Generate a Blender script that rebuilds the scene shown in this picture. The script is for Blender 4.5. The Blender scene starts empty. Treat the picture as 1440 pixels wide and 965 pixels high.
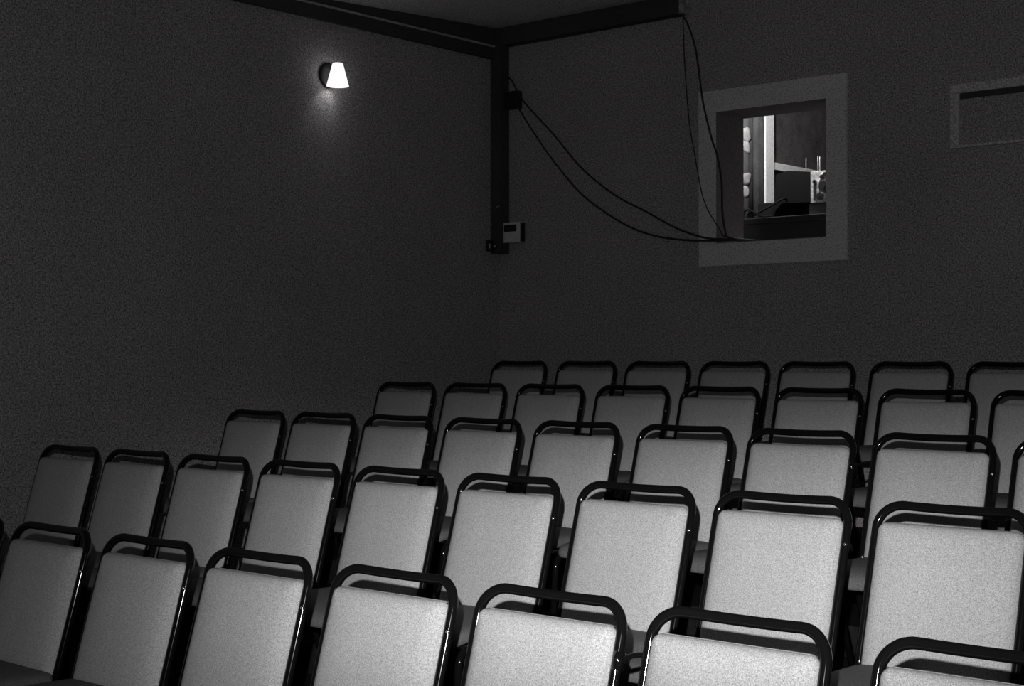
import bpy, bmesh, math, random
from mathutils import Vector, Matrix
R = math.radians
C = bpy.context.scene.collection
random.seed(4)

FX_, FY_ = 915, 875      # where the flash points, in the picture
# ------------------------------------------------------------------ camera, light, exposure
sc = bpy.context.scene
cd = bpy.data.cameras.new('camera'); cam = bpy.data.objects.new('camera', cd); C.objects.link(cam)
cd.sensor_width = 36; cd.lens = 2103.96 / 1440 * 36; cd.clip_start = .05
cam.rotation_mode = 'XYZ'
cam.matrix_world = Matrix.Rotation(R(40.397), 4, 'Z') @ Matrix.Rotation(R(90.549), 4, 'X') @ Matrix.Rotation(R(-.034), 4, 'Z')
sc.camera = cam
sc.view_settings.view_transform = 'Standard'; sc.view_settings.look = 'None'
sc.view_settings.gamma = 1; sc.view_settings.use_curve_mapping = False
sc.view_settings.exposure = 0

w = bpy.data.worlds.new('world'); sc.world = w; w.use_nodes = True       # faint light of the dark hall
bg = w.node_tree.nodes['Background']; bg.inputs[0].default_value = (.96, 1, .93, 1); bg.inputs[1].default_value = .0095

def spot(name, loc, target, energy, size, blend, radius):
    l = bpy.data.lights.new(name, 'SPOT'); l.energy = energy; l.spot_size = R(size); l.spot_blend = blend
    l.shadow_soft_size = radius
    o = bpy.data.objects.new(name, l); C.objects.link(o); o.location = loc
    o.rotation_euler = (Vector(target) - Vector(loc)).to_track_quat('-Z', 'Y').to_euler()
    return o
# the photographer's flash, held a little above and left of the lens
FL = (-.044, -.037, .153)
fl = spot('camera_flash', FL, (0, 1, 0), 585, 150, .3, .011)
# aim: a little below and right of the picture's middle; the flash head throws a soft oval beam
#fdir = cam.matrix_world.to_3x3() @ Vector(((FX_ - 720) / 2104, -(FY_ - 482.5) / 2104, -1))
fl.rotation_euler = (Matrix.Rotation(R(40.397), 3, 'Z') @ Matrix.Rotation(R(90.549) - math.atan((FY_ - 482.5) / 2104), 3, 'X') @ Matrix.Rotation(-math.atan((FX_ - 720) / 2104), 3, 'Y')).to_euler()
def beam(l, su, sv_up, sv_dn, pw, tail):
    l.use_nodes = True; nt = l.node_tree; em = nt.nodes['Emission']
    tc = nt.nodes.new('ShaderNodeTexCoord'); sp = nt.nodes.new('ShaderNodeSeparateXYZ'); nt.links.new(tc.outputs['Normal'], sp.inputs[0])
    def m(op, a, b=None):
        n = nt.nodes.new('ShaderNodeMath'); n.operation = op
        for i, v in enumerate((a, b)):
            if v is None: continue
            if isinstance(v, (int, float)): n.inputs[i].default_value = v
            else: nt.links.new(v, n.inputs[i])
        return n.outputs[0]
    az = m('ABSOLUTE', sp.outputs[2]); u = m('DIVIDE', sp.outputs[0], az); v = m('DIVIDE', sp.outputs[1], az)
    eu = m('POWER', m('ABSOLUTE', m('DIVIDE', u, su)), pw)
    up = m('POWER', m('DIVIDE', m('MAXIMUM', v, 0), sv_up), pw); dn = m('POWER', m('DIVIDE', m('MAXIMUM', m('MULTIPLY', v, -1), 0), sv_dn), pw)
    e = m('EXPONENT', m('MULTIPLY', m('ADD', eu, m('ADD', up, dn)), -1))
    nt.links.new(m('ADD', m('MULTIPLY', e, 1 - tail), tail), em.inputs['Strength'])
beam(fl.data, 590 / 2104, 205 / 2104, 225 / 2104, 3.2, .14)
def point(name, loc, energy, radius):
    l = bpy.data.lights.new(name, 'POINT'); l.energy = energy; l.shadow_soft_size = radius
    o = bpy.data.objects.new(name, l); C.objects.link(o); o.location = loc
    return o
point('booth_lamp_light', (-4.72, 7.75, 1.95), 62, .04)                     # lamp burning in the projection booth

# ------------------------------------------------------------------ materials
def mat(name, col, rough=.6, spec=.5, noise=None, bump=None, metal=0, emit=None, coat=0):
    m = bpy.data.materials.new(name); m.use_nodes = True
    nt = m.node_tree; b = nt.nodes['Principled BSDF']
    if isinstance(col, (int, float)): col = (col, col, col)
    b.inputs['Base Color'].default_value = (*col, 1); b.inputs['Roughness'].default_value = rough
    b.inputs['Specular IOR Level'].default_value = spec; b.inputs['Metallic'].default_value = metal
    b.inputs['Coat Weight'].default_value = coat; b.inputs['Coat Roughness'].default_value = .06
    tc = nt.nodes.new('ShaderNodeTexCoord')
    if noise:                                   # (scale, amount, large scale, large amount)
        n1 = nt.nodes.new('ShaderNodeTexNoise'); n1.inputs['Scale'].default_value = noise[0]; n1.inputs['Detail'].default_value = 3
        n2 = nt.nodes.new('ShaderNodeTexNoise'); n2.inputs['Scale'].default_value = noise[2]; n2.inputs['Detail'].default_value = 4
        for n in (n1, n2): nt.links.new(tc.outputs['Object'], n.inputs['Vector'])
        def rng(n, a):
            r = nt.nodes.new('ShaderNodeMapRange'); r.inputs['From Min'].default_value = .3; r.inputs['From Max'].default_value = .7
            r.inputs['To Min'].default_value = 1 - a; r.inputs['To Max'].default_value = 1 + a; r.clamp = False
            nt.links.new(n.outputs['Fac'], r.inputs['Value']); return r.outputs[0]
        mu = nt.nodes.new('ShaderNodeMath'); mu.operation = 'MULTIPLY'
        nt.links.new(rng(n1, noise[1]), mu.inputs[0]); nt.links.new(rng(n2, noise[3]), mu.inputs[1])
        vm = nt.nodes.new('ShaderNodeVectorMath'); vm.operation = 'SCALE'; vm.inputs[0].default_value = col
        nt.links.new(mu.outputs[0], vm.inputs['Scale']); nt.links.new(vm.outputs[0], b.inputs['Base Color'])
    if bump:
        n = nt.nodes.new('ShaderNodeTexNoise'); n.inputs['Scale'].default_value = bump[0]; n.inputs['Detail'].default_value = 4
        nt.links.new(tc.outputs['Object'], n.inputs['Vector'])
        bp = nt.nodes.new('ShaderNodeBump'); bp.inputs['Strength'].default_value = bump[1]; bp.inputs['Distance'].default_value = bump[2]
        nt.links.new(n.outputs['Fac'], bp.inputs['Height']); nt.links.new(bp.outputs[0], b.inputs['Normal'])
    if emit:
        b.inputs['Emission Color'].default_value = (1, .99, .97, 1); b.inputs['Emission Strength'].default_value = emit
    return m
M = {
 'wall': mat('rough_dark_wall_paint', (.50, .475, .487), .95, .1, (130, .75, 1.3, .07), (170, .6, .003)),
 'ceiling': mat('ceiling_plaster', (.93, .91, .91), .95, .1, (130, .6, 2, .06), (150, .5, .003)),
 'border': mat('pale_window_border_paint', (.95, .925, .935), .9, .1, (130, .5, 3, .05)),
 'reveal': mat('grey_reveal_paint', (.26, .245, .25), .95, .1, (130, .3, 3, .05)),
 'vent': mat('vent_frame_paint', (.80, .77, .78), .9, .1, (130, .5, 3, .05)),
 'floor': mat('dark_floor', .03, .9, .1, (60, .2, 3, .1)),
 'beam': mat('black_beam_paint', .09, .8, .1, (40, .1, 2, .1)),
 'beam_edge': mat('scuffed_beam_edge', .6, .8, .1, (130, .3, 9, .4)),
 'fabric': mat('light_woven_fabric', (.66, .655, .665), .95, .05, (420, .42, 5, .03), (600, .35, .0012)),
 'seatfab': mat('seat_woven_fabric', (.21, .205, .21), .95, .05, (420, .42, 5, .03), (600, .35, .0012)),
 'tube': mat('black_enamel_tube', .008, .09, .45),
 'shell': mat('black_plastic_shell', .012, .85, .1),
 'rubber': mat('black_rubber', .02, .8, .2),
 'screw': mat('plated_screw', .6, .25, .5, metal=1),
 'cable': mat('black_cable', .05, .6, .2),
 'black': mat('black_metal', .03, .45, .3),
 'white': mat('white_plastic', (.93, .93, .93), .6, .3, (260, .3, 20, .05)),
 'display': mat('dark_display', .03, .25, .5),
 'opal': mat('opal_glass_shade', (.9, .9, .88), .4, .3, emit=1.05),
 'column': mat('white_column_paint', (.85, .85, .84), .85, .2, (130, .2, 4, .05)),
 'booth': mat('booth_wall_paint', (.085, .08, .08), .95, .1, (90, .35, 9, .3), (120, .5, .004)),
 'curtain': mat('grey_curtain', (.085, .085, .085), .95, .1, (110, .3, 12, .2)),
 'leaf': mat('pale_leaf_print', (.32, .32, .315), .95, .1, (110, .15, 12, .1)),
 'panelmetal': mat('scuffed_grey_metal', (.55, .55, .54), .45, .4, (60, .35, 25, .4)),
}

# ------------------------------------------------------------------ helpers
def link(name, bm, m, parent=None, smooth=False):
    me = bpy.data.meshes.new(name); bmesh.ops.recalc_face_normals(bm, faces=bm.faces); bm.to_mesh(me); bm.free()
    for x in (m if isinstance(m, (list, tuple)) else [m]): me.materials.append(x)
    o = bpy.data.objects.new(name, me); C.objects.link(o); o.parent = parent
    if smooth:
        for p in me.polygons: p.use_smooth = True
    return o
def tag(o, label=None, cat=None, group=None, kind=None):
    if label: o['label'] = label
    if cat: o['category'] = cat
    if group: o['group'] = group
    if kind: o['kind'] = kind
    return o
def empty(name, loc=(0, 0, 0), rz=0):
    o = bpy.data.objects.new(name, None); C.objects.link(o); o.location = loc; o.rotation_euler = (0, 0, rz); o.empty_display_size = .1
    return o
def box(bm, a, b, mi=0, bevel=0):
    vs = [bm.verts.new((x, y, z)) for x in (a[0], b[0]) for y in (a[1], b[1]) for z in (a[2], b[2])]
    fs = [bm.faces.new([vs[i] for i in f]) for f in ((0, 1, 3, 2), (4, 6, 7, 5), (0, 4, 5, 1), (2, 3, 7, 6), (0, 2, 6, 4), (1, 5, 7, 3))]
    for f in fs: f.material_index = mi
    if bevel:
        es = list({e for f in fs for e in f.edges})
        bmesh.ops.bevel(bm, geom=es, offset=bevel, segments=2, affect='EDGES', profile=.5)
    return fs
def fillet(pts, rads, n=8):
    out = [Vector(pts[0])]
    for i in range(1, len(pts) - 1):
        p0, p, p1 = Vector(pts[i - 1]), Vector(pts[i]), Vector(pts[i + 1]); r = rads[i - 1]
        a, b = (p0 - p).normalized(), (p1 - p).normalized(); ang = a.angle(b)
        if r <= 0 or abs(ang - math.pi) < 1e-3: out.append(p); continue
        d = r / math.tan(ang / 2); c = p + (a + b).normalized() * (r / math.sin(ang / 2))
        s, e = p + a * d - c, p + b * d - c; tot = s.angle(e); ax = s.cross(e).normalized()
        for k in range(n + 1): out.append(c + Matrix.Rotation(tot * k / n, 3, ax) @ s)
    out.append(Vector(pts[-1])); return out
def catmull(pts, n=8):
    P = [Vector(p) for p in pts]; P = [P[0] * 2 - P[1]] + P + [P[-1] * 2 - P[-2]]; out = []
    for i in range(1, len(P) - 2):
        for k in range(n):
            t = k / n; a, b, c, d = P[i - 1:i + 3]
            out.append(.5 * ((2 * b) + (c - a) * t + (2 * a - 5 * b + 4 * c - d) * t * t + (3 * b - a - 3 * c + d) * t ** 3))
    out.append(P[-2]); return out
def tube(bm, path, r, seg=12, caps=True):
    path = [Vector(p) for p in path]; n = len(path); prev = None; rings = []
    rr = r if isinstance(r, (list, tuple)) else [r] * n
    for i, p in enumerate(path):
        t = (path[min(i + 1, n - 1)] - path[max(i - 1, 0)]).normalized()
        if prev is None:
            u = t.orthogonal().normalized()
        else:
            u = (prev - t * prev.dot(t)).normalized()
        prev = u; v = t.cross(u)
        rings.append([bm.verts.new(p + (u * math.cos(2 * math.pi * k / seg) + v * math.sin(2 * math.pi * k / seg)) * rr[i]) for k in range(seg)])
    for a, b in zip(rings, rings[1:]):
        for k in range(seg): bm.faces.new((a[k], a[(k + 1) % seg], b[(k + 1) % seg], b[k]))
    if caps: bm.faces.new(rings[0][::-1]); bm.faces.new(rings[-1])
def lathe(bm, prof, axis=Matrix.Identity(4), seg=32, caps=True):
    rings = [[bm.verts.new(axis @ Vector((r * math.cos(2 * math.pi * k / seg), r * math.sin(2 * math.pi * k / seg), z))) for k in range(seg)] for r, z in prof]
    for a, b in zip(rings, rings[1:]):
        for k in range(seg): bm.faces.new((a[k], a[(k + 1) % seg], b[(k + 1) % seg], b[k]))
    if caps: bm.faces.new(rings[0][::-1]); bm.faces.new(rings[-1])
def rrect(hx, hy, r, n=6):
    r = max(min(r, hx, hy), 1e-4); out = []
    for cx, cy, a0 in ((hx - r, hy - r, 0), (-(hx - r), hy - r, 90), (-(hx - r), -(hy - r), 180), (hx - r, -(hy - r), 270)):
        for k in range(n + 1):
            a = R(a0 + 90 * k / n); out.append((cx + r * math.cos(a), cy + r * math.sin(a)))
    return out
def pillow(hx, hy, corner, prof, crown, fn=lambda x, y, h: Vector((x, y, h)), sub=10):
    """closed cushion: rounded outline, rim profile [(inset, height)], then crowned top. fn maps to 3-D."""
    bm = bmesh.new(); rings = []
    lim = min(hx, hy) * .97
    ins = list(prof); e0, h0 = prof[-1]
    for k in range(1, sub + 1): ins.append((e0 + (lim - e0) * k / sub, None))
    for e, h in ins:
        ring = []
        for x, y in rrect(hx - e, hy - e, corner - e):
            # spread extra points along the straight sides for the crown
            ring.append((x, y))
        pts = []
        m = len(ring)
        for i in range(m):
            a, b = ring[i], ring[(i + 1) % m]; pts.append(a)
            if i % 7 == 6:
                for t in range(1, 8): pts.append((a[0] + (b[0] - a[0]) * t / 8, a[1] + (b[1] - a[1]) * t / 8))
        vs = []
        for x, y in pts:
            hh = h
            q = crown(x / hx, y / hy)
            if h is None: hh = h0 + q
            elif h > 0: hh = h + q * (h / h0)
            vs.append(bm.verts.new(fn(x, y, hh)))
        rings.append(vs)
    for a, b in zip(rings, rings[1:]):
        n = len(a)
        for k in range(n): bm.faces.new((a[k], a[(k + 1) % n], b[(k + 1) % n], b[k]))
    bm.faces.new(rings[0][::-1]); bm.faces.new(rings[-1])
    return bm
def copy_tree(o, parent=None):
    c = o.copy(); C.objects.link(c)
    if parent: c.parent = parent
    for ch in list(o.children): copy_tree(ch, c)
    return c

# ------------------------------------------------------------------ room shell
XL, YW = -6.23, 7.2
XR, YF, ZF, ZT = .9, -.6, -1.55, 2.6
WX0, WX1, WZ0, WZ1 = -4.597, -3.905, .643, 1.387        # opening of the projection window
ROWS = [  # Y, Z of top tube, X of first chair, skew, chair indices, x jitter
 (2.5556, -.5138, -3.9908, -.009, range(-1, 7), [0, -.006, 0, -.004, .008, .002, -.009, .012]),
 (3.5757, -.3752, -5.4662, -.0063, range(0, 9), [.007, -.004, -.007, -.005, .004, .001, .004, .002, -.001]),
 (4.5944, -.2545, -5.4919, -.0115, range(0, 9), [.009, -.001, -.012, -.007, -.006, .01, .005, .003, -.008]),
 (5.7131, -.1375, -5.5903, .0173, range(0, 8), [.001, -.001, -.001, .003, -.006, .001, .003, -.001]),
 (6.6317, -.0265, -5.5716, -.0123, range(0, 7), [-.005, .004, .002, -.002, -.011, .004, .006]),
]
H = .87; PITCH = .486
bm = bmesh.new()
prof = [(YF, ZF)]
z = ZF
for Y, Zt, *_ in ROWS:
    prof += [(Y - .62, z), (Y - .62, Zt - H)]; z = Zt - H
prof += [(YW + .0, z), (YW + .0, ZF - .15), (YF, ZF - .15)]
a = [bm.verts.new((XL, y, zz)) for y, zz in prof]; b = [bm.verts.new((XR, y, zz)) for y, zz in prof]
n = len(prof)
for k in range(n): bm.faces.new((a[k], a[(k + 1) % n], b[(k + 1) % n], b[k]))
bm.faces.new(a[::-1]); bm.faces.new(b)
tag(link('floor', bm, M['floor']), 'dark stepped floor carrying the rows of chairs', kind='structure')

bm = bmesh.new(); D = .27
for x0, x1, z0, z1 in ((XL - .12, WX0, ZF - .15, ZT), (WX1, XR, ZF - .15, ZT), (WX0, WX1, ZF - .15, WZ0), (WX0, WX1, WZ1, ZT)):
    box(bm, (x0, YW, z0), (x1, YW + D, z1))
tag(link('wall_rear', bm, M['wall']), 'dark rough rear wall with the projection window', kind='structure')
bm = bmesh.new(); box(bm, (XL - .12, YF, ZF - .15), (XL, YW, ZT))
tag(link('wall_left', bm, M['wall']), 'dark rough left wall with the small lamp', kind='structure')
bm = bmesh.new(); s = .053
YC = 4.0
def cz(y): return 2.078 + (y - 7.12) * s
vs = [bm.verts.new(p) for p in ((XL, YC, cz(YC)), (XR, YC, cz(YC)), (XR, YW, cz(YW)), (XL, YW, cz(YW)))]
vt = [bm.verts.new(v.co + Vector((0, 0, .1))) for v in vs]
bm.faces.new(vs); bm.faces.new(vt[::-1])
for k in range(4): bm.faces.new((vs[k], vs[(k + 1) % 4], vt[(k + 1) % 4], vt[k]))
tag(link('ceiling', bm, M['ceiling']), 'pale rough ceiling over the corner', kind='structure')

# window in the rear wall: painted border, lining of the reveal
win = tag(empty('window_1', ((WX0 + WX1) / 2, YW, WZ0)), 'square projection window with wide grey border', kind='structure')
def rel(o, fn):
    return fn
bm = bmesh.new(); ox, oz = win.location.x, win.location.z
T = .016
OX0, OX1, OZ0, OZ1 = -4.714, -3.783, .516, 1.510
for x0, x1, z0, z1 in ((OX0, WX0, OZ0, OZ1), (WX1, OX1, OZ0, OZ1), (WX0, WX1, OZ0, WZ0), (WX0, WX1, WZ1, OZ1)):
    box(bm, (x0 - ox, -T, z0 - oz), (x1 - ox, -.0005, z1 - oz))
link('window_frame', bm, M['border'], win)
bm = bmesh.new(); t = .004
box(bm, (WX0 - ox, -T + .001, 0), (WX0 + t - ox, D, WZ1 - oz)); box(bm, (WX1 - t - ox, -T + .001, 0), (WX1 - ox, D, WZ1 - oz))
box(bm, (WX0 + t - ox, -T + .001, 0), (WX1 - t - ox, D, t)); box(bm, (WX0 + t - ox, -T + .001, WZ1 - t - oz), (WX1 - t - ox, D, WZ1 - oz))
link('window_reveal', bm, M['reveal'], win)

# small shuttered opening at the right
w2 = tag(empty('window_2', (-2.86, YW, 1.05)), 'small shut window in a thin grey frame at the right edge', kind='structure')
bm = bmesh.new(); ox, oz = -2.86, 1.05; x0, x1, z0, z1 = -3.2, -2.5, 1.052, 1.372; f = .045; P = .028
box(bm, (x0 - ox, -P, z0 - oz), (x0 + f - ox, -.0005, z1 - oz)); box(bm, (x1 - f - ox, -P, z0 - oz), (x1 - ox, -.0005, z1 - oz))
box(bm, (x0 + f - ox, -P, z1 - f - oz), (x1 - f - ox, -.0005, z1 - oz)); box(bm, (x0 + f - ox, -P, z0 - oz), (x1 - f - ox, -.0005, z0 + .012 - oz))
link('window_frame', bm, M['vent'], w2)
bm = bmesh.new(); box(bm, (x0 + f - ox, -.007, z0 + .012 - oz), (x1 - f - ox, -.0005, z1 - f - .028 - oz), bevel=.002)
link('shutter', bm, M['wall'], w2)
bm = bmesh.new(); box(bm, (x0 + f - ox, -.012, z1 - f - .028 - oz), (x1 - f - ox, -.0005, z1 - f - oz))  # flat dark strip drawn for the darker top of the recess
link('recess_dark_strip', bm, M['beam'], w2)

# beams and corner post
bm = bmesh.new()
box(bm, (-6.145, 7.12, 1.966), (-4.806, YW - .001, 2.062))
for v in bm.verts:
    if v.co.z > 2.0: v.co.z = cz(v.co.y) - .0005
o = tag(link('trim_1', bm, M['beam']), 'black beam along the top of the rear wall', kind='structure')
bm = bmesh.new(); box(bm, (-4.806, 7.122, 1.968), (-4.776, YW - .001, 2.0))
for v in bm.verts:
    if v.co.z > 1.99: v.co.z = cz(v.co.y) - .001
link('trim_end_cap', bm, M['panelmetal'], o)
bm = bmesh.new()
box(bm, (XL + .001, 5.14, 1.973), (XL + .045, 7.109, 2.0))
for v in bm.verts:
    if v.co.z > 1.99: v.co.z = cz(v.co.y) - .0005
for v in bm.verts:
    if v.co.y < 6 and v.co.z < 1.9725: v.co.z = 1.9725
tag(link('trim_2', bm, M['beam']), 'black upper beam along the top of the left wall', kind='structure')
bm = bmesh.new(); box(bm, (XL + .001, 4.9, 1.885), (XL + .034, 7.109, 1.957))
o = tag(link('trim_3', bm, M['beam']), 'black lower band under the upper beam on the left wall', kind='structure')
bm = bmesh.new(); box(bm, (XL + .001, 4.9, 1.957), (XL + .030, 7.109, 1.9722))
link('trim_lip', bm, M['beam_edge'], o)
o = bm = bmesh.new(); box(bm, (XL + .001, 7.11, .655), (-6.148, YW - .001, cz(7.11) - .001), bevel=.002)
post = tag(link('trim_4', bm, M['beam']), 'black square post hanging in the corner of the two walls', kind='structure')
bm = bmesh.new()
for (x, y, zz, rr) in ((-6.175, 7.11, .948, .006), (-6.16, 7.11, .951, .004)):
    bmesh.ops.create_icosphere(bm, subdivisions=2, radius=rr, matrix=Matrix.Translation((x, y - .001, zz)) @ Matrix.Diagonal((1.6, .5, .7, 1)))
link('bolt', bm, M['panelmetal'], post, True)
bm = bmesh.new(); bmesh.ops.create_icosphere(bm, subdivisions=2, radius=.009, matrix=Matrix.Translation((XL + .045, 7.095, 1.962)) @ Matrix.Diagonal((.7, 1, 1, 1)))
link('bolt', bm, M['panelmetal'], post, True)

# projection booth behind the wall
BX = -5.2
bm = bmesh.new(); box(bm, (BX - .1, YW + D, ZF), (BX, 10.6, 2.9))
tag(link('wall_booth_left', bm, M['booth']), 'stained wall inside the projection booth', kind='structure')
bm = bmesh.new(); box(bm, (BX - .1, 10.6, ZF), (-2.6, 10.7, 2.9))
tag(link('wall_booth_back', bm, M['booth']), kind='structure')
bm = bmesh.new(); box(bm, (-2.6, YW + D, ZF), (-2.5, 10.7, 2.9))
tag(link('wall_booth_right', bm, M['booth']), kind='structure')
bm = bmesh.new(); box(bm, (BX - .1, YW + D, 2.9), (-2.5, 10.7, 3.0))
tag(link('ceiling_booth', bm, M['booth']), kind='structure')
bm = bmesh.new(); box(bm, (BX - .1, YW + D, -.5), (-2.5, 10.7, -.3))
tag(link('floor_booth', bm, M['floor']), kind='structure')
bm = bmesh.new(); box(bm, (BX + .0005, 8.672, -.3), (BX + .040, 8.783, 2.88), bevel=.003)
tag(link('trim_5', bm, M['column']), 'white painted upright on the booth wall', kind='structure')
bm = bmesh.new(); box(bm, (BX + .0005, 8.79, 1.262), (BX + .028, 10.59, 1.312), bevel=.003)
tag(link('trim_6', bm, M['column']), 'pale rail running back along the booth wall', kind='structure')

# ------------------------------------------------------------------ chairs
W2 = .2002; TR = .0118; REC = R(16.06); sR, cR = math.sin(REC), math.cos(REC)
def bk(x, sdown, off=0):   # point on the backrest plane; off = distance in front of it
    return Vector((x, -sdown * sR - off * cR, H - sdown * cR + off * sR))
def make_chair():
    root = empty('stacking_chair')
    # back frame: inverted U
    bm = bmesh.new()
    r = .066; S = .47
    pts = [(-W2, S)] + [(-W2, r + (S - r) * (1 - k / 6)) for k in range(1, 7)]
    for k in range(1, 13):
        a = R(180 - 90 * k / 12); pts.append((-W2 + r + r * math.cos(a), r - r * math.sin(a)))
    mid = [(-(W2 - r) + 2 * (W2 - r) * k / 14, 0) for k in range(1, 14)]
    pts = pts + mid + [(-x, s_) for x, s_ in pts[::-1]]
    path = []
    for x, s_ in pts:
        q = max(0, 1 - (x / W2) ** 2) * max(0, 1 - s_ / .12)
        path.append(bk(x, s_) + Vector((0, .016 * q, -.007 * q)))
    tube(bm, path, TR, 14)
    link('back_frame', bm, M['tube'], root, True)
    jy, jz = bk(0, .47).y, bk(0, .47).z
    for sg in (-1, 1):
        bm = bmesh.new()
        tube(bm, fillet([(sg * W2, jy + .003, jz), (sg * W2, jy - .012, jz - .035), (sg * (W2 + .012), -.015, .012)], [.05]), TR, 12)
        leg = link('leg', bm, M['tube'], root, True)
        bm = bmesh.new(); lathe(bm, [(.013, 0), (.014, .003), (.0135, .022), (.0112, .026)], Matrix.Translation((sg * (W2 + .012), -.0145, 0)), 14)
        link('rubber_foot', bm, M['rubber'], leg, True)
    FX = .224
    for sg in (-1, 1):
        bm = bmesh.new()
        tube(bm, fillet([(sg * FX, -.40, .428), (sg * FX, -.476, .430), (sg * FX, -.505, .012)], [.045]), TR, 12)
        leg = link('leg', bm, M['tube'], root, True)
        bm = bmesh.new(); lathe(bm, [(.013, 0), (.014, .003), (.0135, .022), (.0112, .026)], Matrix.Translation((sg * FX, -.5055, 0)), 14)
        link('rubber_foot', bm, M['rubber'], leg, True)
        bm = bmesh.new()
        tube(bm, fillet([(sg * (W2 + .002), jy - .004, jz + .004), (sg * (FX - .001), jy - .05, .424), (sg * FX, -.40, .428)], [.04]), TR, 12)
        link('seat_rail', bm, M['tube'], root, True)
    bm = bmesh.new(); tube(bm, [(-FX, -.42, .426), (FX, -.42, .426)], .008, 10); link('crossbar', bm, M['tube'], root, True)
    # backrest cushion and its black shell
    s0, s1 = .050, .432; hh = (s1 - s0) / 2; sc_ = (s0 + s1) / 2
    crown = lambda u, v: .024 * (1 - abs(u) ** 3.0) * (1 - .55 * abs(v) ** 3.5)
    f = lambda x, y, h: bk(x, sc_ - y, h - .006)
    pr_ = [(.004, 0), (0, .006), (.0005, .012), (.003, .018), (.008, .0235), (.015, .027), (.024, .0292), (.034, .0305)]
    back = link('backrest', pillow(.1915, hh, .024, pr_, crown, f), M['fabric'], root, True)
    bm = bmesh.new()
    ring = []
    for x, y in rrect(.187, hh - .002, .022): ring.append(bk(x, sc_ - y, .001))
    ring.append(ring[0]); tube(bm, ring, .0036, 8, False)
    link('piping', bm, M['fabric'], back, True)
    pr2 = [(.012, 0), (.004, .003), (.001, .008), (0, .012), (.002, .0125)]
    link('back_shell', pillow(.186, hh - .006, .02, [(e, h) for e, h in pr2], lambda u, v: 0, lambda x, y, h: bk(x, sc_ - y, -.018 + h)), M['shell'], root, True)
    # seat
    hy = .196; cy = -.306
    def crown2(u, v): return .012 * (1 - u * u) * (1 - v * v) + .004 * (1 - abs(u) ** 4)
    def fs(x, y, h):
        yy = cy + y; drop = max(0, (-y - .10) / .096) ** 2 * .016
        wdt = 1 + .02 * (-y / hy)
        return Vector((x * wdt, yy, .441 + h - drop))
    pr3 = [(.010, 0), (.002, .004), (0, .012), (.001, .020), (.004, .026), (.010, .031), (.018, .034), (.03, .0355)]
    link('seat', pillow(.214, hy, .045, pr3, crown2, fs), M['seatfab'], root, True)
    bm = bmesh.new(); box(bm, (-.2, cy - hy + .02, .4355), (.2, cy + hy - .01, .4425), bevel=.002); link('seat_shell', bm, M['shell'], root)
    # screw on the right post
    p = bk(W2 + .006, .117, .0085)
    bm = bmesh.new(); bmesh.ops.create_icosphere(bm, subdivisions=2, radius=.0052, matrix=Matrix.Translation(p)); link('screw', bm, M['screw'], root, True)
    return root
def add_hook(root):
    bm = bmesh.new()
    a = bk(W2 - .002, .118, 0); e = bk(PITCH - W2 - TR - .001, .098, 0)
    tube(bm, catmull([a, a.lerp(e, .35) + Vector((0, -.003, .002)), a.lerp(e, .7) + Vector((0, -.003, .004)), e], 6), .0055, 10)
    tube(bm, [bk(W2 + .003, .10, 0), bk(W2 + .003, .138, 0)], .0135, 14)
    link('link_hook', bm, M['tube'], root, True)
ORD = ['first', 'second', 'third', 'fourth', 'fifth', 'sixth', 'seventh', 'eighth', 'ninth']
RNAME = ['front row, nearest the camera', 'second row from the front', 'middle row', 'fourth row from the front', 'back row under the projection window']
RG = ['chairs in the front row', 'chairs in the second row', 'chairs in the middle row', 'chairs in the fourth row', 'chairs in the back row']
LOOK = ['pale padded back', 'pale padded back', 'grey padded back', 'dim grey padded back', 'very dim dark grey padded back']
proto = make_chair(); first = True
for rk, (Y, Zt, X0, th, idx, jit) in enumerate(ROWS):
    idx = list(idx)
    for j, i in enumerate(idx):
        c = proto if first else copy_tree(proto)
        first = False
        c.location = (X0 + PITCH * i + jit[j], Y + th * PITCH * i, Zt - H)
        c.rotation_euler = (0, 0, th + random.uniform(-.004, .004))
        if rk == 0 and i == -1:
            lab = 'black tube chair almost cut off by the left edge, leftmost of the front row'
        else:
            pos = 'leftmost' if j == 0 else ORD[j] + ' from the left'
            if j == len(idx) - 1: pos = 'rightmost'
            lab = 'black tube chair with ' + LOOK[rk] + ', ' + pos + ' in the ' + RNAME[rk]
            if len(lab.split()) > 16: lab = 'black tube chair, ' + LOOK[rk] + ', ' + pos + ', ' + RNAME[rk].split(',')[0]
            if len(lab.split()) > 16: lab = 'tube chair, ' + LOOK[rk] + ', ' + pos + ', ' + RNAME[rk].split(' under')[0].split(',')[0]
        tag(c, lab, 'chair', RG[rk])
        if (rk, i) in ((0, 4), (2, 6)): c['hook'] = 1
for o in list(C.objects):
    if o.get('hook'): add_hook(o); del o['hook']

# ------------------------------------------------------------------ wall lamp
lamp = tag(empty('wall_lamp', (XL, 5.745, 1.585)), 'small lit wall lamp with white cone shade on the left wall', 'lamp')
toX = Matrix.Rotation(R(90), 4, 'Y')
bm = bmesh.new(); lathe(bm, [(.070, .0005), (.072, .004), (.070, .012), (.060, .018), (.02, .021)], Matrix.Translation((0, -.02, 0)) @ toX, 40)
link('wall_plate', bm, M['black'], lamp, True)
SX, SY, SZ = .078, -.018, .0
bm = bmesh.new(); tube(bm, fillet([(.015, -.02, 0), (.035, -.02, 0), (SX, SY, .05)], [.012]), .007, 12)
link('arm', bm, M['black'], lamp, True)
bm = bmesh.new()
zt, zb = .060, -.068
lathe(bm, [(.001, zt), (.026, zt), (.030, zt - .004), (.063, zb), (.060, zb), (.027, zt - .008), (.001, zt - .008)], Matrix.Translation((SX, SY, SZ)), 48, False)
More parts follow.
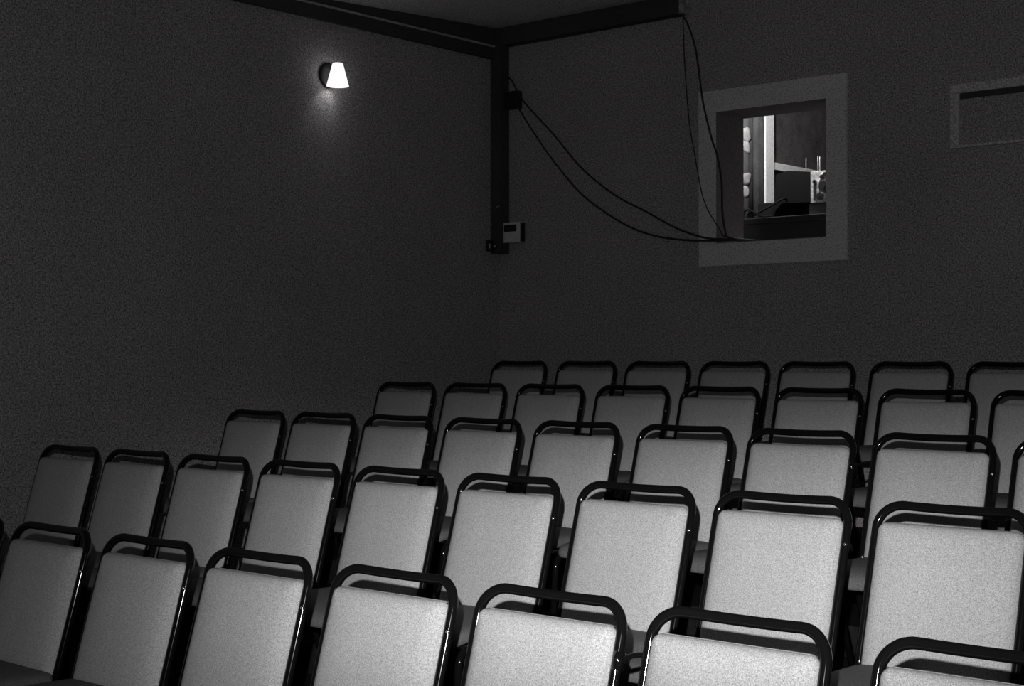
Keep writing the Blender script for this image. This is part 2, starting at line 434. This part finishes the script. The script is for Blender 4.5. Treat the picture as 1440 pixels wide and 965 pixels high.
link('lamp_shade', bm, M['opal'], lamp, True)
bm = bmesh.new(); lathe(bm, [(.012, .052), (.012, .03), (.008, .028)], Matrix.Translation((SX, SY, SZ)), 16)
link('lamp_holder', bm, M['black'], lamp, True)
bm = bmesh.new(); bmesh.ops.create_icosphere(bm, subdivisions=3, radius=.013, matrix=Matrix.Translation((SX, SY, .012))); 
link('bulb', bm, M['opal'], lamp, True)
spot('wall_lamp_light', (XL + SX - .01, 5.745 + SY, 1.585 - .012), (XL - .02, 5.69, 1.38), .42, 80, 1.0, .014)

# ------------------------------------------------------------------ corner devices
th_ = tag(empty('thermostat', (-6.083, YW, .785)), 'white wall thermostat with dark display beside the corner post', 'thermostat')
bm = bmesh.new(); box(bm, (-.063, -.047, -.058), (.066, -.0005, .058), bevel=.003); link('housing', bm, M['black'], th_)
bm = bmesh.new(); box(bm, (-.068, -.058, -.064), (.066, -.047, .063), bevel=.003); link('front_cover', bm, M['white'], th_)
bm = bmesh.new(); box(bm, (-.059, -.0605, .004), (.042, -.057, .048), bevel=.001); link('display', bm, M['display'], th_)
sw = tag(empty('wall_switch', (XL, 7.085, .703)), 'small dark switch on the left wall at the foot of the post', 'switch')
bm = bmesh.new(); box(bm, (.0005, -.022, -.035), (.03, .022, .035), bevel=.003); link('switch_box', bm, M['black'], sw)
bm = bmesh.new(); box(bm, (.03, -.021, -.018), (.033, -.013, .012), bevel=.001); link('switch_strip', bm, M['white'], sw)
sk = tag(empty('socket_knob', (-6.185, 7.11, .70)), 'dark round knob on the foot of the corner post', 'knob')
bm = bmesh.new(); lathe(bm, [(.017, .0005), (.017, .008), (.012, .011)], Matrix.Rotation(R(90), 4, 'X'), 20); link('knob_body', bm, M['black'], sk, True)
bm = bmesh.new(); lathe(bm, [(.009, .011), (.008, .013)], Matrix.Rotation(R(90), 4, 'X'), 16); link('knob_cap', bm, M['beam_edge'], sk, True)
jb = tag(empty('junction_box', (-6.095, YW, 1.625)), 'black junction box beside the corner post where the sagging cables start', 'box')
bm = bmesh.new(); box(bm, (-.048, -.05, -.06), (.055, -.0005, .05), bevel=.004); link('box_body', bm, M['black'], jb)
bm = bmesh.new(); box(bm, (-.04, -.055, -.052), (.047, -.05, .042), bevel=.002); link('box_lid', bm, M['black'], jb)

def cable(pts, r, label):
    bm = bmesh.new(); tube(bm, catmull(pts, 8), r, 8); o = link('cable', bm, M['cable'], None, True)
    return tag(o, label, 'cable', 'black cables on the rear wall')
sill = [(-4.50, 7.20, .661), (-4.44, 7.30, .656), (-4.42, 7.46, .655)]
cable([(-6.14, 7.15, 1.75)] + [(-6.087, 7.145, 1.746), (-5.982, 7.145, 1.595), (-5.755, 7.145, 1.378), (-5.529, 7.145, 1.145), (-5.283, 7.145, 0.965), (-5.052, 7.145, 0.849), (-4.843, 7.145, 0.742), (-4.683, 7.145, 0.685)] + [(-4.60, 7.165, .668)] + sill, .0058, 'black cable sagging from the junction box to the window, upper of the two')
cable([(-6.04, 7.15, 1.57)] + [(-6.029, 7.145, 1.565), (-5.919, 7.145, 1.416), (-5.755, 7.145, 1.216), (-5.55, 7.145, 1.005), (-5.373, 7.145, 0.878), (-5.174, 7.145, 0.769), (-4.987, 7.145, 0.704), (-4.784, 7.145, 0.67)] + [(-4.60, 7.165, .658)] + [(p[0] - .02, p[1], p[2]) for p in sill], .0058, 'black cable sagging lowest between the junction box and the window')
cable([(-4.79, 7.15, 1.985)] + [(-4.813, 7.145, 1.981), (-4.764, 7.145, 1.908), (-4.711, 7.145, 1.767), (-4.682, 7.145, 1.593), (-4.654, 7.145, 1.424), (-4.602, 7.145, 1.234), (-4.564, 7.145, 1.13), (-4.536, 7.145, 0.98), (-4.532, 7.145, 0.816), (-4.513, 7.145, 0.708)] + [(-4.50, 7.165, .67)] + [(p[0] + .03, p[1], p[2]) for p in sill[1:]], .0058, 'thick black cable dropping from the beam end down the window reveal')
cable([(-4.797, 7.15, 1.985)] + [(-4.793, 7.145, 1.945), (-4.784, 7.145, 1.707), (-4.755, 7.145, 1.366), (-4.721, 7.145, 1.181), (-4.654, 7.145, 0.888), (-4.551, 7.145, 0.722)] + [(-4.52, 7.165, .675)] + [(p[0] + .05, p[1], p[2]) for p in sill[1:]], .0033, 'thin black cable hanging from the beam end across the window border')

# ------------------------------------------------------------------ things in the booth
bm = bmesh.new()
cut = tag(empty('curtain', (BX, 8.45, 0)), 'grey curtain printed with pale leaves inside the booth', 'curtain')
N = 40; Y0, Y1 = -.33, .212; Z0, Z1 = .55, 1.95
def cwave(y): return .022 + .010 * math.sin(y * 42) + .004 * math.sin(y * 90 + 1)
g = [[(bm.verts.new((cwave(Y0 + (Y1 - Y0) * i / N) + dx, Y0 + (Y1 - Y0) * i / N, zz))) for i in range(N + 1)] for dx, zz in ((0, Z0), (0, Z1), (-.004, Z1), (-.004, Z0))]
for q in range(4):
    for i in range(N): bm.faces.new((g[q][i], g[q][i + 1], g[(q + 1) % 4][i + 1], g[(q + 1) % 4][i]))
bm.faces.new([g[q][0] for q in range(4)]); bm.faces.new([g[q][N] for q in range(4)][::-1])
link('cloth', bm, M['curtain'], cut, True)
def leaf(cy, cz_, ly, lz, rot):
    bm = bmesh.new(); k = 18; out = []
    for i in range(k):
        a = 2 * math.pi * i / k; y = ly * math.cos(a) * (1 - .35 * math.cos(a)); zz = lz * math.sin(a) * (1 - .75 * math.cos(a)) * .8
        out.append((cy + y * math.cos(rot) - zz * math.sin(rot), cz_ + y * math.sin(rot) + zz * math.cos(rot)))
    rings = []
    for off in (.0012, .0030):
        rings.append((bm.verts.new((cwave(cy) + off + .002, cy, cz_)), [bm.verts.new((cwave(cy + (y - cy) * .5) + off + .002, cy + (y - cy) * .5, cz_ + (z - cz_) * .5)) for y, z in out], [bm.verts.new((cwave(y) + off, y, z)) for y, z in out]))
    for c, m_, o_ in rings:
        for i in range(k): bm.faces.new((c, m_[i], m_[(i + 1) % k])); bm.faces.new((m_[i], o_[i], o_[(i + 1) % k], m_[(i + 1) % k]))
    a_, b_ = rings[0][2], rings[1][2]
    for i in range(k): bm.faces.new((a_[i], a_[(i + 1) % k], b_[(i + 1) % k], b_[i]))
    link('leaf_print', bm, M['leaf'], cut, True)
for q in [(0.025, 1.447, 0.05, 0.052, -0.5), (0.016, 1.362, 0.05, 0.034, -0.9), (0.024, 1.181, 0.052, 0.042, 0.6), (0.007, 1.087, 0.028, 0.042, 0.2)]: leaf(*q)

tb = tag(empty('booth_table', (-4.2, 7.72, -.3)), 'black equipment table filling the bottom of the projection window', 'table')
bm = bmesh.new(); box(bm, (-.62, -.17, 1.075), (.55, .30, 1.110), bevel=.004); link('tabletop', bm, M['black'], tb)
bm = bmesh.new(); box(bm, (-.62, -.165, .80), (.55, .28, 1.075), bevel=.003); link('apron', bm, M['black'], tb)
for sx in (-.58, .51):
    for sy in (-.13, .26):
        bm = bmesh.new(); box(bm, (sx - .025, sy - .025, 0), (sx + .025, sy + .025, .80), bevel=.003); link('leg', bm, M['black'], tb)
cb = tag(empty('equipment_cabinet', (-4.84, 8.42, -.3)), 'black cabinet behind the table at the foot of the white upright', 'cabinet')
bm = bmesh.new(); box(bm, (-.17, -.10, .03), (.10, .2, 1.285), bevel=.004); link('cabinet_body', bm, M['shell'], cb)
bm = bmesh.new(); box(bm, (-.16, -.108, .05), (.09, -.10, 1.25), bevel=.002); link('door', bm, M['shell'], cb)

# film projector: dark lamp house with sloping hood, metal mechanism side, spool arms
pj = tag(empty('film_projector', (-4.42, 8.0, .835)), 'black film projector with pale mechanism side on the booth table', 'projector')
bm = bmesh.new()
def extr(prof, y0, y1):
    a = [bm.verts.new((x, y0, z)) for x, z in prof]; b = [bm.verts.new((x, y1, z)) for x, z in prof]; n = len(prof)
    for k in range(n): bm.faces.new((a[k], a[(k + 1) % n], b[(k + 1) % n], b[k]))
    bm.faces.new(a[::-1]); bm.faces.new(b)
extr([(-.295, -.0245), (-.262, .075), (-.245, .115), (-.240, .275), (-.16, .292), (-.11, .285), (-.005, .272), (-.005, .088), (-.20, .10), (-.245, .06), (-.265, -.0245)], -.05, .26)
bmesh.ops.bevel(bm, geom=list(bm.edges), offset=.003, segments=2, affect='EDGES')
link('lamp_house', bm, M['shell'], pj)
bm = bmesh.new(); box(bm, (-.005, -.05, .085), (.155, .24, .272), bevel=.003); link('mechanism_panel', bm, M['panelmetal'], pj)
def disc(bm, x, z, r, y0, y1, seg=20): lathe(bm, [(r, 0), (r, y1 - y0)], Matrix.Translation((x, y1, z)) @ Matrix.Rotation(R(90), 4, 'X'), seg)
for x, z, r, dy in ((.098, .175, .034, .03), (.06, .12, .022, .012), (.025, .21, .012, .01), (.075, .235, .014, .01), (.125, .225, .012, .02)):
    bm = bmesh.new(); disc(bm, x, z, r, -.05 - dy, -.051); disc(bm, x, z, r * .3, -.055 - dy, -.05 - dy); link('roller', bm, M['black'], pj)
bm = bmesh.new(); box(bm, (.016, -.056, .10), (.034, -.0505, .20), bevel=.002); link('film_gate', bm, M['black'], pj)
bm = bmesh.new(); box(bm, (.085, -.06, .245), (.115, -.0505, .262), bevel=.002); link('nameplate', bm, M['black'], pj)
bm = bmesh.new(); tube(bm, [(.03, -.053, .09), (.055, -.054, .15), (.05, -.054, .2), (.08, -.055, .26)], .004, 8); link('film_strip', bm, M['white'], pj, True)
bm = bmesh.new(); box(bm, (-.02, -.04, -.0245), (.17, .2, .085), bevel=.003); link('base_box', bm, M['black'], pj)
for x, h in ((-.062, .365), (.018, .370), (.030, .365)):
    bm = bmesh.new(); tube(bm, [(x, .0, .27), (x, .0, h)], [.004, .0018], 8); link('spool_arm', bm, M['panelmetal'], pj, True)
# loose coiled cables on the table
def bcable(pts, r, label):
    bm = bmesh.new(); tube(bm, catmull(pts, 8), r, 8); tag(link('booth_cable', bm, M['shell'], None, True), label, 'cable')
bcable([(-4.80, 7.80, .84), (-4.795, 7.80, .875), (-4.765, 7.80, .892), (-4.735, 7.80, .875), (-4.72, 7.80, .856), (-4.68, 7.80, .872), (-4.62, 7.82, .905), (-4.585, 7.9, .95), (-4.60, 8.0, .96)], .006, 'black cable looping from the booth table up to the projector')
bcable([(-4.77, 7.79, .84), (-4.755, 7.79, .866), (-4.73, 7.79, .878), (-4.70, 7.79, .86), (-4.67, 7.8, .845), (-4.6, 7.8, .842)], .005, 'short black cable loop lying on the booth table')
